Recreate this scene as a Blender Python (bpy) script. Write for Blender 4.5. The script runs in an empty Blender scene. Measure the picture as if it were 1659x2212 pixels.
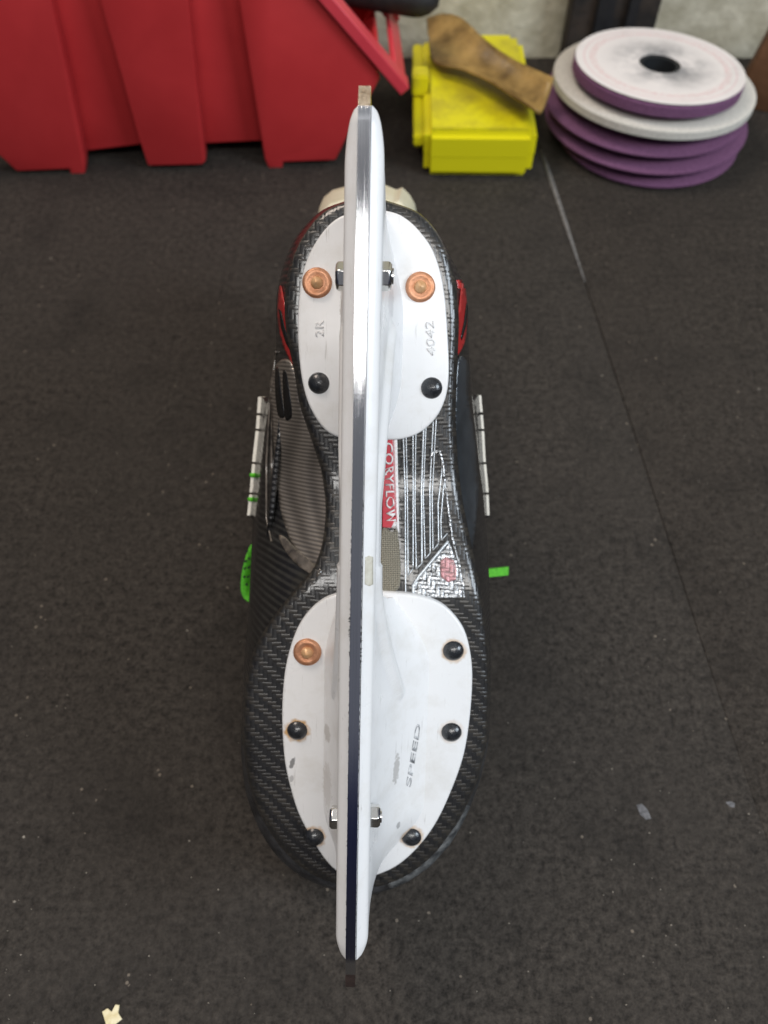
import bpy, bmesh, math, random
import numpy as np
from mathutils import Vector, Matrix
from mathutils.bvhtree import BVHTree
from mathutils.geometry import delaunay_2d_cdt
R = math.radians
random.seed(7); rng = np.random.default_rng(3)
S = bpy.context.scene
C = S.collection
MM = 0.001
# ------------------------------------------------------------------ camera
THETA = R(34.0); HCAM = 345.0            # tilt from straight down, height above the mat (mm)
FPX = 1690.0; CX, CY = 829.5, 1106.0     # focal length and centre in 1659 x 2212 picture units
cam = bpy.data.cameras.new('camera'); camo = bpy.data.objects.new('camera', cam); C.objects.link(camo)
camo.location = (0, 0, HCAM*MM); camo.rotation_euler = (THETA, 0, 0)
cam.sensor_fit = 'VERTICAL'; cam.sensor_height = 36; cam.lens = 36*FPX/2212
cam.clip_start = .01; cam.clip_end = 30
cam.dof.use_dof = True; cam.dof.focus_distance = .236; cam.dof.aperture_fstop = 12.5
S.camera = camo
S.render.resolution_x = 768; S.render.resolution_y = 1024
S.view_settings.view_transform = 'Standard'; S.view_settings.look = 'None'
S.view_settings.exposure = 0.15; S.view_settings.gamma = 1
# ------------------------------------------------------------------ world and lamps
W = bpy.data.worlds.new('World'); S.world = W; W.use_nodes = True
nt = W.node_tree; nt.nodes.clear()
wo = nt.nodes.new('ShaderNodeOutputWorld'); bg = nt.nodes.new('ShaderNodeBackground')
tc = nt.nodes.new('ShaderNodeTexCoord'); sx = nt.nodes.new('ShaderNodeSeparateXYZ')
rp = nt.nodes.new('ShaderNodeValToRGB')
nt.links.new(tc.outputs['Generated'], sx.inputs[0])
mr = nt.nodes.new('ShaderNodeMapRange'); mr.inputs[1].default_value = -1; mr.inputs[2].default_value = 1
nt.links.new(sx.outputs['Z'], mr.inputs[0]); nt.links.new(mr.outputs[0], rp.inputs[0])
e = rp.color_ramp.elements
e[0].position = .45; e[0].color = (.035, .032, .03, 1)
e[1].position = 1.0; e[1].color = (.50, .52, .55, 1)
x = e.new(.93); x.color = (.30, .30, .32, 1)
x = e.new(.95); x.color = (1.2, 1.2, 1.22, 1)
x = e.new(.62); x.color = (.19, .20, .25, 1)
x = e.new(.585); x.color = (.02, .025, .075, 1)
x = e.new(.80); x.color = (.25, .26, .29, 1)
nt.links.new(rp.outputs[0], bg.inputs[0]); bg.inputs[1].default_value = .55
nt.links.new(bg.outputs[0], wo.inputs[0])

def area(name, loc, target, sx_, sy_, energy, col):
    l = bpy.data.lights.new(name, 'AREA'); l.shape = 'RECTANGLE'; l.size = sx_; l.size_y = sy_
    l.energy = energy; l.color = col
    o = bpy.data.objects.new(name, l); C.objects.link(o); o.location = loc
    o.rotation_euler = (Vector(target)-Vector(loc)).to_track_quat('-Z', 'Y').to_euler()
    return o
area('ceiling_light', (.10, -.74, 1.275), (0, .17, .20), 1.2, .24, 10.5, (1, .98, .95))
area('window_light', (1.25, -.30, .98), (0, .25, .15), .6, .6, 15, (.80, .90, 1))
area('workshop_light', (-.55, .58, 1.35), (0, .2, .1), .5, .4, 8, (1, .86, .74))

# ------------------------------------------------------------------ frames
ct, st_ = math.cos(THETA), math.sin(THETA)
def cam2world(p):                        # p = (x right, v up, d deep) in mm
    x, v, d = p
    return Vector((x, v*ct + d*st_, v*st_ - d*ct + HCAM))
CAMP = Vector((0, 0, HCAM))
def ray(px, py): return Vector(((px-CX)/FPX, (CY-py)/FPX, 1.0))
def wray(px, py): return (cam2world(ray(px, py)) - CAMP)
def PW(px, py, z=0.0):                   # point on the horizontal plane Z=z (mm)
    r = wray(px, py); return CAMP + r*((z-HCAM)/r.z)
def PY(px, py, Y):
    r = wray(px, py); return CAMP + r*(Y/r.y)
def PPL(px, py, o, n):
    r = wray(px, py); return CAMP + r*((o-CAMP).dot(n)/r.dot(n))
H = cam2world((-4.7, 102.4, 188)); T = cam2world((-10.4, -144, 240))
yax = (H-T).normalized(); LB = (H-T).length
xw = Vector((1, 0, 0)); x0 = (xw - yax*xw.dot(yax)).normalized(); z0 = x0.cross(yax).normalized()
zax = (z0 - x0*math.tan(R(.6))).normalized(); xax = yax.cross(zax).normalized()
M = Matrix(((xax.x, yax.x, zax.x, T.x), (xax.y, yax.y, zax.y, T.y), (xax.z, yax.z, zax.z, T.z), (0, 0, 0, 1)))
MI = M.inverted()
CL = MI @ CAMP
def lray(px, py):
    return (MI.to_3x3() @ wray(px, py)).normalized()
def P(px, py, z):                        # picture point on the skate-frame plane z (number or f(y))
    r = lray(px, py); zz = z if not callable(z) else -55
    for _ in range(6 if callable(z) else 1):
        p = CL + r*((zz-CL.z)/r.z)
        if callable(z): zz = z(p.y)
    return p
def sstep(a, b, x):
    t = min(1, max(0, (x-a)/(b-a))); return t*t*(3-2*t)
# ------------------------------------------------------------------ node helper
class E:
    nt = None
    def __init__(s, sock): s.s = sock
    @staticmethod
    def m(op, *a, clamp=False):
        n = E.nt.nodes.new('ShaderNodeMath'); n.operation = op; n.use_clamp = clamp
        for i, v in enumerate(a):
            if isinstance(v, E): E.nt.links.new(v.s, n.inputs[i])
            else: n.inputs[i].default_value = v
        return E(n.outputs[0])
    def __add__(s, o): return E.m('ADD', s, o)
    def __sub__(s, o): return E.m('SUBTRACT', s, o)
    def __mul__(s, o): return E.m('MULTIPLY', s, o)
    def __truediv__(s, o): return E.m('DIVIDE', s, o)
    def fl(s): return E.m('FLOOR', s)
    def fr(s): return E.m('FRACT', s)
    def mod(s, k): return E.m('FLOORED_MODULO', s, k)
    def lt(s, k): return E.m('LESS_THAN', s, k)
    def gt(s, k): return E.m('GREATER_THAN', s, k)
    def sin(s): return E.m('SINE', s)
    def abs(s): return E.m('ABSOLUTE', s)
    def pw(s, k): return E.m('POWER', s, k)
    def map(s, a, b, c=0, d=1):
        n = E.nt.nodes.new('ShaderNodeMapRange'); E.nt.links.new(s.s, n.inputs[0])
        for i, v in enumerate((a, b, c, d)): n.inputs[i+1].default_value = v
        return E(n.outputs[0])
class Mat:
    def __init__(s, name, col=(.5, .5, .5), rough=.5, metal=0, spec=.5, coat=0, coatr=.1):
        s.m = bpy.data.materials.new(name); s.m.use_nodes = True; s.nt = s.m.node_tree; E.nt = s.nt
        s.b = s.nt.nodes['Principled BSDF']; s.set('Base Color', col); s.set('Roughness', rough)
        s.set('Metallic', metal); s.set('Specular IOR Level', spec); s.set('Coat Weight', coat); s.set('Coat Roughness', coatr)
    def set(s, k, v):
        i = s.b.inputs[k]
        if isinstance(v, E): s.nt.links.new(v.s, i)
        elif isinstance(v, (tuple, list)): i.default_value = (*v[:3], 1)
        else: i.default_value = v
    def xyz(s, scale=1000.0):            # object coordinates, in mm
        t = s.nt.nodes.new('ShaderNodeTexCoord'); q = s.nt.nodes.new('ShaderNodeSeparateXYZ')
        s.nt.links.new(t.outputs['Object'], q.inputs[0]); s.co = t.outputs['Object']
        return E(q.outputs[0])*scale, E(q.outputs[1])*scale, E(q.outputs[2])*scale
    def vec(s, x, y, z):
        n = s.nt.nodes.new('ShaderNodeCombineXYZ')
        for i, v in enumerate((x, y, z)):
            if isinstance(v, E): s.nt.links.new(v.s, n.inputs[i])
            else: n.inputs[i].default_value = v
        return n.outputs[0]
    def noise(s, scale=1, detail=3, rough=.5, vec=None, out=0, w=None):
        n = s.nt.nodes.new('ShaderNodeTexNoise'); n.inputs['Scale'].default_value = scale
        n.inputs['Detail'].default_value = detail; n.inputs['Roughness'].default_value = rough
        if vec is None:
            t = s.nt.nodes.new('ShaderNodeTexCoord'); vec = t.outputs['Object']
        s.nt.links.new(vec, n.inputs['Vector'])
        return E(n.outputs[out])
    def voro(s, scale=1, vec=None, out='Distance', rnd=1):
        n = s.nt.nodes.new('ShaderNodeTexVoronoi'); n.inputs['Scale'].default_value = scale
        n.inputs['Randomness'].default_value = rnd
        if vec is None:
            t = s.nt.nodes.new('ShaderNodeTexCoord'); vec = t.outputs['Object']
        s.nt.links.new(vec, n.inputs['Vector'])
        return E(n.outputs[out])
    def mix(s, f, a, b):
        n = s.nt.nodes.new('ShaderNodeMix'); n.data_type = 'RGBA'
        for i, v in ((0, f), (6, a), (7, b)):
            if isinstance(v, E): s.nt.links.new(v.s, n.inputs[i])
            elif isinstance(v, tuple): n.inputs[i].default_value = (*v[:3], 1)
            else: n.inputs[i].default_value = v
        return E(n.outputs[2])
    def bump(s, h, dist=.0002, strength=1, coat=0):
        n = s.nt.nodes.new('ShaderNodeBump'); n.inputs['Distance'].default_value = dist
        n.inputs['Strength'].default_value = strength
        s.nt.links.new(h.s, n.inputs['Height']); s.nt.links.new(n.outputs[0], s.b.inputs['Normal'])
        if coat:
            n2 = s.nt.nodes.new('ShaderNodeBump'); n2.inputs['Distance'].default_value = dist; n2.inputs['Strength'].default_value = coat
            s.nt.links.new(h.s, n2.inputs['Height']); s.nt.links.new(n2.outputs[0], s.b.inputs['Coat Normal'])
# ------------------------------------------------------------------ object helpers
def link(name, me, mat, parent=None, smooth=40):
    o = bpy.data.objects.new(name, me); C.objects.link(o)
    if mat is not None: me.materials.append(mat.m)
    if parent is not None: o.parent = parent
    if smooth:
        for p in me.polygons: p.use_smooth = True
        me.set_sharp_from_angle(angle=R(smooth))
    return o
def mesh(name, verts, faces, mat, parent=None, smooth=40, s=MM, solid=0, solid_off=-1, recalc=True):
    me = bpy.data.meshes.new(name)
    me.from_pydata([tuple(c*s for c in v) for v in verts], [], faces)
    me.validate()
    if recalc or solid:
        bm = bmesh.new(); bm.from_mesh(me)
        if recalc: bmesh.ops.recalc_face_normals(bm, faces=bm.faces)
        bm.to_mesh(me); bm.free()
    o = link(name, me, mat, parent, smooth)
    if solid:
        md = o.modifiers.new('solid', 'SOLIDIFY'); md.thickness = solid*MM; md.offset = solid_off
    return o
def from_bm(name, bm, mat, parent=None, smooth=40, s=MM):
    bmesh.ops.scale(bm, vec=(s, s, s), verts=bm.verts)
    me = bpy.data.meshes.new(name); bm.to_mesh(me); bm.free()
    return link(name, me, mat, parent, smooth)
def tag(o, label=None, cat=None, group=None, kind=None):
    for k, v in (('label', label), ('category', cat), ('group', group), ('kind', kind)):
        if v: o[k] = v
    return o
def empty(name, loc=(0, 0, 0), rot=(0, 0, 0)):
    o = bpy.data.objects.new(name, None); C.objects.link(o); o.location = loc; o.rotation_euler = rot
    o.empty_display_size = .02; return o
def grid_faces(nu, nv, cu=False, cv=False):
    f = []
    for i in range(nu if cu else nu-1):
        for j in range(nv if cv else nv-1):
            a = i*nv+j; b = ((i+1) % nu)*nv+j; c = ((i+1) % nu)*nv+(j+1) % nv; d = i*nv+(j+1) % nv
            f.append((a, b, c, d))
    return f
def prism_bm(pts, z0, z1, bev=0, seg=3, topbev_only=False):
    bm = bmesh.new()
    vs = [bm.verts.new((p[0], p[1], z0)) for p in pts]
    f = bm.faces.new(vs)
    r = bmesh.ops.extrude_face_region(bm, geom=[f])
    nv = [v for v in r['geom'] if isinstance(v, bmesh.types.BMVert)]
    for v in nv: v.co.z = z1
    bmesh.ops.recalc_face_normals(bm, faces=bm.faces)
    if bev:
        es = [e for e in bm.edges if abs(e.verts[0].co.z-z1) < 1e-4 and abs(e.verts[1].co.z-z1) < 1e-4]
        if not topbev_only: es = list(bm.edges)
        bmesh.ops.bevel(bm, geom=es, offset=bev, segments=seg, affect='EDGES', profile=.5)
    return bm
def lathe(prof, n=64, z_axis=True):      # prof: list of (r, z); closed by caps if r=0
    vs = []; fs = []
    for i in range(n):
        a = 2*math.pi*i/n
        for r, z in prof: vs.append((r*math.cos(a), r*math.sin(a), z))
    m = len(prof)
    return vs, grid_faces(n, m, cu=True)
def smooth_closed(pts, n=160, it=2):
    p = np.array([(a[0], a[1]) for a in pts], float)
    # closed Catmull-Rom
    out = []
    k = len(p); per = max(2, n//k)
    for i in range(k):
        a, b, c, d = p[i-1], p[i], p[(i+1) % k], p[(i+2) % k]
        for j in range(per):
            t = j/per
            out.append(.5*((2*b)+(-a+c)*t+(2*a-5*b+4*c-d)*t*t+(-a+3*b-3*c+d)*t**3))
    return np.array(out)
def tube(name, pts, r, mat, parent=None, seg=8, s=MM, flat=1.0):
    pts = [Vector(p) for p in pts]; vs = []; n = len(pts)
    up = Vector((0, 0, 1))
    for i, p in enumerate(pts):
        d = (pts[min(n-1, i+1)]-pts[max(0, i-1)]).normalized()
        a = d.cross(up)
        if a.length < 1e-3: a = d.cross(Vector((1, 0, 0)))
        a.normalize(); b = a.cross(d)
        rr = r[i] if isinstance(r, (list, tuple)) else r
        for k in range(seg):
            t = 2*math.pi*k/seg
            vs.append(p + a*math.cos(t)*rr + b*math.sin(t)*rr*flat)
    fs = grid_faces(n, seg, cv=True)
    fs.append(tuple(range(seg))); fs.append(tuple((n-1)*seg+k for k in range(seg)))
    return mesh(name, vs, fs, mat, parent, 50, s)
# ------------------------------------------------------------------ materials
def m_mat():
    m = Mat('rubber', rough=.85, spec=.18); m.xyz()
    n1 = m.noise(520, 4, .8); n2 = m.noise(9, 4, .65); n3 = m.noise(240, 3, .7)
    v = (n1*.8 + n3*.6).map(.54, .98, 0, 1)
    c = m.mix(v, (.0145, .0125, .0108), (.078, .067, .057))
    c = m.mix(n2.map(.42, .68, 0, .5), c, (.037, .032, .028))
    n4 = m.noise(22, 3, .6); c = m.mix(n4.map(.5, .75, 0, .45), c, (.012, .011, .010))
    sp = m.voro(150, out='Distance')
    k = sp.lt(.10)*m.noise(70, 1).gt(.60)
    c = m.mix(k*.55, c, (.24, .20, .16))
    m.set('Base Color', c); m.bump(n1*.7+n3, .0009, .9); return m
def rust_plastic(spots, pits):
    m = Mat('white_plastic', rough=.3, spec=.5, coat=.15, coatr=.15); x, y, z = m.xyz()
    base = (.78, .78, .78)
    st = m.noise(60, 5, .65)
    c = m.mix(st.map(.50, .8, 0, .5), base, (.55, .52, .46))
    sc = m.noise(1, 4, .7, m.vec(x*.9, y*.06, z*.5))
    c = m.mix(sc.map(.63, .72, 0, .5), c, (.38, .36, .33))
    s2 = m.noise(1, 5, .8, m.vec(x*.35, y*1.1, z*1.2)); c = m.mix(s2.map(.70, .76, 0, .5), c, (.30, .28, .26))
    tot = None
    wob = m.noise(500, 2)
    for (px, py, r, a) in spots:
        d = E.m('SQRT', (x-px)*(x-px)+(y-py)*(y-py)) + (wob-.5)*2.4
        k = d.map(r-.5, r+.75, a, 0)
        tot = k if tot is None else E.m('MAXIMUM', tot, k)
    c = m.mix(tot, c, (.50, .27, .07))
    for (px, py, rx, ry, an, col, amt) in pits:
        u = (x-px)*math.cos(an)+(y-py)*math.sin(an); w = (y-py)*math.cos(an)-(x-px)*math.sin(an)
        d = E.m('SQRT', (u/rx)*(u/rx)+(w/ry)*(w/ry)) + (m.noise(900, 3)-.5)*1.3
        c = m.mix(d.map(.8, 1.05, amt, 0), c, col)
    m.set('Base Color', c); m.set('Roughness', st.map(.3, .7, .25, .45))
    m.bump(m.noise(110, 3, .6), .00025, .35)
    return m
def m_steel():
    m = Mat('ground_steel', (.62, .63, .65), .22, 1); x, y, z = m.xyz()
    n = m.noise(1, 2, .8, m.vec(x*5.5, y*.006, z*.0)); n2 = m.noise(1, 1, .5, m.vec(x*14, y*.02, z*0))
    m.set('Roughness', (n+n2*.6).map(.5, 1.1, .045, .12))
    m.set('Base Color', m.mix(n.map(.3, .7), (.58, .59, .62), (.76, .77, .79)))
    m.bump(n+n2*.5, .00004, .8); return m
def m_carbon(s=1.55, cold=.012, cbright=.12):
    m = Mat('carbon_twill', rough=.36, spec=.5, coat=.7, coatr=.13); x, y, z = m.xyz()
    wob = m.noise(25, 2)
    X = (x + (wob-.5)*6.0)/s; Y = (y + (m.noise(22, 2)-.5)*6.0)/(s*.95)
    i = X.fl(); j = Y.fl(); wf = (i*1.0+j).mod(4.0).lt(1.9)      # weft on top
    fx = X.fr(); fy = Y.fr()
    hx = (fx*math.pi).sin(); hy = (fy*math.pi).sin()
    h = wf*hy.pw(.6) + (wf*-1.0+1.0)*hx.pw(.6)
    rnd = m.noise(1, 0, .5, m.vec(i*3.7, j*5.1, 0))
    cw = m.mix(rnd, (.013, .012, .0105), (.060, .053, .044))
    cp = m.mix(rnd, (.008, .008, .008), (.030, .029, .028))
    c = m.mix(wf, cp, cw); c = m.mix((h.map(0, .5, 1, 0)), c, (.006, .006, .006))
    c = m.mix(m.noise(45, 3).map(.35, .7, 0, .6), c, (.012, .0115, .011)); m.set('Base Color', c); m.bump(h+m.noise(300, 2)*.5, .0005, .36, .06); return m
def m_foil(a, b, metal=.75):
    m = Mat('foil_over_weave', rough=.3, metal=metal); x, y, z = m.xyz()
    X = x/1.55; Y = y/1.47; i = X.fl(); j = Y.fl(); wf = (i+j).mod(4.0).lt(1.9)
    h = wf*(Y.fr()*math.pi).sin().pw(.6) + (wf*-1.0+1.0)*(X.fr()*math.pi).sin().pw(.6)
    n = m.noise(520, 3, .75); f = (h*.22+n*1.2).map(.50, .86)
    m.set('Base Color', m.mix(f, a, b)); m.bump(h*.5+n*1.2, .0006, .9); return m
def m_shell():
    m = Mat('ribbed_black_composite', rough=.33, spec=.5, coat=.8, coatr=.14); x, y, z = m.xyz()
    r = ((y*1.0 + (m.noise(12, 2)-.5)*4.0 + x*.12)*(2*math.pi/2.3)).sin()
    n = m.noise(260, 3, .6)
    m.set('Base Color', m.mix(n.map(.3, .8), (.007, .007, .0075), (.022, .0215, .021)))
    m.bump(r*.5+n*.5, .00045, .8); return m
def m_panel(a, b, rr=.35):
    m = Mat('ribbed_grey_panel', rough=.34, metal=.55, spec=.5, coat=.5, coatr=.18); x, y, z = m.xyz()
    r = ((y + (m.noise(18, 2)-.5)*1.6)*(2*math.pi/1.35)).sin()
    l = ((x*.9 - z*.5 + (m.noise(9, 2)-.5)*2.0)*(2*math.pi/4.4)).sin()
    f = r.map(-1, 1, .35, .8)*l.map(-1, .6, .6, 1) + (m.noise(60, 3)-.5)*.25
    m.set('Base Color', m.mix(f, b, a)); m.bump(r*.35+l*.5, .0003, .5, .15); return m
def m_weave(a, b, s):
    m = Mat('woven_mesh', rough=.7); x, y, z = m.xyz()
    X = x/s; Y = y/s
    ch = (X.fl()+Y.fl()).mod(2.0).lt(.5)
    h = ch*(Y.fr()*math.pi).sin() + (ch*-1.0+1.0)*(X.fr()*math.pi).sin()
    m.set('Base Color', m.mix(h.map(.1, .8), b, a)); m.bump(h, .0003, .8); return m
def m_noisy(name, a, b, scale=60, rough=.6, metal=0, bump=.0002, spec=.5, lo=.35, hi=.7, coat=0):
    m = Mat(name, rough=rough, metal=metal, spec=spec, coat=coat)
    n = m.noise(scale, 4, .6); m.set('Base Color', m.mix(n.map(lo, hi), a, b))
    if bump: m.bump(m.noise(scale*4, 3), bump, .5)
    return m
MT = dict(
 mat=m_mat(), steel=m_steel(), carbon=m_carbon(), shell=m_shell(),
 panelL=m_panel((.42, .37, .32), (.03, .027, .024)), panelR=m_noisy('smooth_grey_panel', (.022, .027, .032), (.085, .097, .11), 22, .28, .35, bump=.0003, coat=.6),
 chrome=Mat('chrome', (.75, .74, .71), .16, 1), steelend=m_noisy('steel_end_reflection', (.30, .24, .17), (.55, .48, .38), 500, .35, 1),  # steelend: brown reflection on the rounded blade end, painted as metal colour
 copper=m_noisy('copper', (.46, .20, .10), (.62, .32, .19), 300, .42, .55),
 rivet=m_noisy('black_rivet', (.010, .011, .013), (.03, .032, .036), 500, .25, 0, coat=.5),
 toe=m_noisy('scuffed_black_plastic', (.010, .010, .011), (.05, .05, .052), 160, .42, bump=.0008),
 red=m_noisy('red_gloss', (.42, .022, .022), (.33, .015, .016), 90, .3, coat=.4),
 black=m_noisy('black_paint', (.006, .006, .006), (.012, .012, .012), 200, .3),
 foil=m_foil((.05, .048, .045), (.72, .73, .74)),
 silver=m_noisy('silver_line', (.62, .66, .69), (.80, .83, .85), 400, .3, .35),
 pink=m_foil((.42, .30, .29), (.62, .30, .31), .25),
 stwhite=Mat('sticker_white', (.78, .76, .75), .4), stred=Mat('sticker_red', (.55, .04, .06), .4),
 mesh=m_weave((.33, .30, .23), (.035, .03, .025), .62),
 cream=m_noisy('cream_plastic', (.62, .58, .42), (.70, .66, .52), 60, .5),
 felt=m_noisy('grey_felt', (.05, .05, .05), (.09, .09, .09), 400, .95, bump=.0006),
 green=m_noisy('green_lace', (.07, .42, .015), (.13, .62, .03), 700, .6, bump=.0004),
 eyelet=m_noisy('off_white_facing', (.84, .80, .70), (.72, .68, .60), 200, .5),
 strip=m_noisy('smoky_trim', (.03, .026, .022), (.20, .17, .14), 120, .2, coat=.8),
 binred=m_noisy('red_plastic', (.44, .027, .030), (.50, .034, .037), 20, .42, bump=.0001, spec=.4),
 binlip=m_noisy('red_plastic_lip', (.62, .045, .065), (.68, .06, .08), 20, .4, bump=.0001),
 wall=m_noisy('painted_block', (.44, .40, .29), (.70, .65, .51), 45, .9, bump=.002),
 post=m_noisy('dark_wood_post', (.012, .010, .009), (.05, .035, .025), 40, .7, bump=.001),
 wood=m_noisy('brown_wood', (.10, .045, .018), (.19, .09, .04), 30, .7, bump=.0008),
 dark=m_noisy('black_rubber_grip', (.006, .006, .007), (.018, .018, .02), 80, .6),
 purple=m_noisy('purple_abrasive', (.12, .045, .105), (.20, .085, .175), 700, .9, bump=.0006),
 grey=m_noisy('grey_abrasive', (.50, .48, .43), (.66, .63, .57), 700, .9, bump=.0005),
 bore=Mat('bore_black', (.008, .010, .012), .6),
 dust=m_noisy('grey_dust', (.10, .095, .09), (.22, .21, .20), 300, .9),
)
def m_yellow():
    m = Mat('yellow_plastic', rough=.38, spec=.5); x, y, z = m.xyz()
    n = m.noise(35, 5, .65); up = z.map(33, 35.5, 0, 1)
    c = m.mix(n.map(.40, .68, 0, .75)*up, (.70, .64, .008), (.30, .24, .03))
    m.set('Base Color', c); m.bump(m.noise(200, 3), .0002, .4); return m
def m_leather():
    m = Mat('brown_leather', rough=.42, spec=.4); n = m.noise(40, 4, .6); n2 = m.noise(240, 3, .6)
    c = m.mix(n.map(.35, .65), (.11, .062, .015), (.38, .24, .075)); m.set('Base Color', c)
    m.set('Roughness', n2.map(.3, .7, .25, .45)); m.bump(n2, .0005, .6); return m
def m_label(seed=0, R0=57):
    m = Mat('paper_blotter', rough=.8, spec=.2); x, y, z = m.xyz()
    r = E.m('SQRT', x*x+y*y); n = m.noise(28, 4, .7); n2 = m.noise(1, 2, .5, m.vec(x*.28, y*.28, 0))
    c = (.74, .70, .68)
    ring = (r.gt(46)*r.lt(51)) * m.noise(1, 3, .8, m.vec(x*.5, y*.5, 3)).gt(.50)
    c = m.mix(ring*.45, c, (.62, .30, .30))
    c = m.mix(r.map(R0-3.5, R0-2.5, 0, .35)*r.map(R0-2.2, R0-1.5, 1, 0), c, (.62, .25, .28))
    g = r.map(15, 44, .95, 0)*n.map(.38, .62)
    c = m.mix(g, c, (.12, .13, .14)); c = m.mix(n.map(.55, .8, 0, .3), c, (.35, .33, .32))
    m.set('Base Color', c); return m
MT['worn'] = m_noisy('worn_rubber_edge', (.03, .032, .034), (.16, .165, .165), 260, .6, bump=.0008)
MT['yellow'] = m_yellow(); MT['leather'] = m_leather(); MT['label'] = m_label()
# ================================================================== SETTING
SE = [(1082, 60), (1170, 330), (1280, 660), (1382, 972), (1508, 1364), (1586, 1600), (1716, 1990), (1950, 2700)]
seam = [PW(a, b, 0) for a, b in SE]
far = 712.0
def slab(name, pts, z0, z1):
    bm = prism_bm(pts, z0, z1, .2, 2, True); return from_bm(name, bm, MT['mat'])
def seamdir(off, k0):
    return [(p.x+off, p.y) for p in seam]
sl = [(p.x-(.3, .3, .3, .25, .15, .05, .02, .02)[i], p.y) for i, p in enumerate(seam)]; sr = [(p.x+(.5, .5, .5, .42, .3, .12, .04, .04)[i], p.y) for i, p in enumerate(seam)]
# extend to the wall and toward the front
d0 = (seam[0]-seam[1]); t = (far-seam[0].y)/d0.y if abs(d0.y) > 1 else 0
top = (seam[0].x+d0.x*t, far)
if seam[0].y >= far: sl = sl[1:]; sr = sr[1:]; top = (seam[1].x+(seam[0].x-seam[1].x)*(far-seam[1].y)/(seam[0].y-seam[1].y), far)
bot = sl[-1]
botx = bot[0]+ (sl[-1][0]-sl[-2][0])*3; boty = bot[1]+(sl[-1][1]-sl[-2][1])*3
L = [(-1400, far), (top[0]-.25, far)]+sl+[(botx, boty), (botx, -900), (-1400, -900)]
Rr = [(top[0]+.45, far), (1400, far), (1400, -900), (botx+.04, -900), (botx+.04, boty)]+sr[::-1]
tag(slab('mat_surface', L, -6, 0), kind='structure'); tag(slab('mat_surface', Rr, -6, -.15), kind='structure')
me = mesh('bench_top', [(-1400, -900, -6.5), (1400, -900, -6.5), (1400, 760, -6.5), (-1400, 760, -6.5)], [(0, 1, 2, 3)], MT['dark']); tag(me, kind='structure')
# dusty pale line in the far end of the seam
vs = []; 
for i, (a, b) in enumerate([(1168, 322), (1193, 398), (1223, 488), (1263, 610)]):
    p = PW(a, b, 0); w = [1.0, 1.7, 1.3, .3][i]; vs += [(p.x-w, p.y, .35), (p.x+w, p.y, .35)]
o = mesh('chalk_dust', vs, [(0, 1, 3, 2), (2, 3, 5, 4), (4, 5, 7, 6)], MT['dust'], solid=.3, solid_off=1)
tag(o, kind='stuff')
# wall
def box(name, a, b, mat, parent=None, bev=0, seg=2):
    bm = bmesh.new(); bmesh.ops.create_cube(bm, size=1)
    for v in bm.verts: v.co = Vector([(a[i]+b[i])/2+v.co[i]*(b[i]-a[i]) for i in range(3)])
    if bev: bmesh.ops.bevel(bm, geom=list(bm.edges), offset=bev, segments=seg, affect='EDGES')
    return from_bm(name, bm, mat, parent)
w = box('block_wall', (-1400, far+1, -40), (1400, far+90, 700), MT['wall'])
tag(w, 'cream painted rough concrete block wall behind the bench', 'wall')
def PYx(px, py, Y): return PY(px, py, Y).x
# dark post in front of the wall
xa = PYx(1212, 120, 700); xb = PYx(1392, 120, 700)
post = empty('wooden_post', ((xa+xb)/2*MM, .700, 0))
tag(post, 'dark brown upright timber post against the wall behind the grinding wheels', 'post')
hw = (xb-xa)/2
box('timber', (-hw, -8, 0), (hw, 10, 600), MT['post'], post, 1)
box('timber_strip', (-hw*.45, -13, 22), (-hw*.05, -8.2, 600), MT['dark'], post, 1)
box('timber_strip', (hw*.25, -13, 22), (hw*.5, -8.2, 600), MT['dark'], post, 1)
box('foot_block', (-hw*.7, -22, 0), (hw*1.02, -8.3, 20), MT['dark'], post, 1)
# leaning brown board at right
bd = empty('brown_board', tuple(PW(1640, 228, 0)*MM), (0, 0, R(-20)))
tag(bd, 'brown wooden board end standing at the right edge beside the wheels', 'board')
bm = prism_bm([(-22, 0), (60, 0), (60, 72), (-3, 72), (-12, 66)], -14, 8, .8, 2)
o = from_bm('board', bm, MT['wood'], bd); o.rotation_euler = (R(90), 0, 0)
# ================================================================== RED BIN
bl = PW(50, 371, 3); br = PW(722, 350, 3)
bx = (br-bl); bx.z = 0; bx.normalize(); bn = Vector((bx.y, -bx.x, 0))   # towards the camera
def PB(px, py, off=0): 
    p = PPL(px, py, bl+bn*off, bn); q = p-bl; return (q.dot(bx), p.z)   # along, height
binE = empty('storage_bin', tuple(Vector((bl.x, bl.y, 0))*MM), (0, 0, math.atan2(bx.y, bx.x)))
tag(binE, 'large red plastic parts bin with tapered ribs standing at the upper left', 'storage bin')
def bin_panel(name, px, y0, y1, mat=MT['binred'], bev=1.2):
    pts = [PB(a, b) for a, b in px]
    bm = prism_bm(pts, 0, y1-y0, bev, 2)
    o = from_bm(name, bm, mat, binE)
    o.rotation_euler = (R(90), 0, 0); o.location = (0, y1*MM, 0); return o
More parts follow.
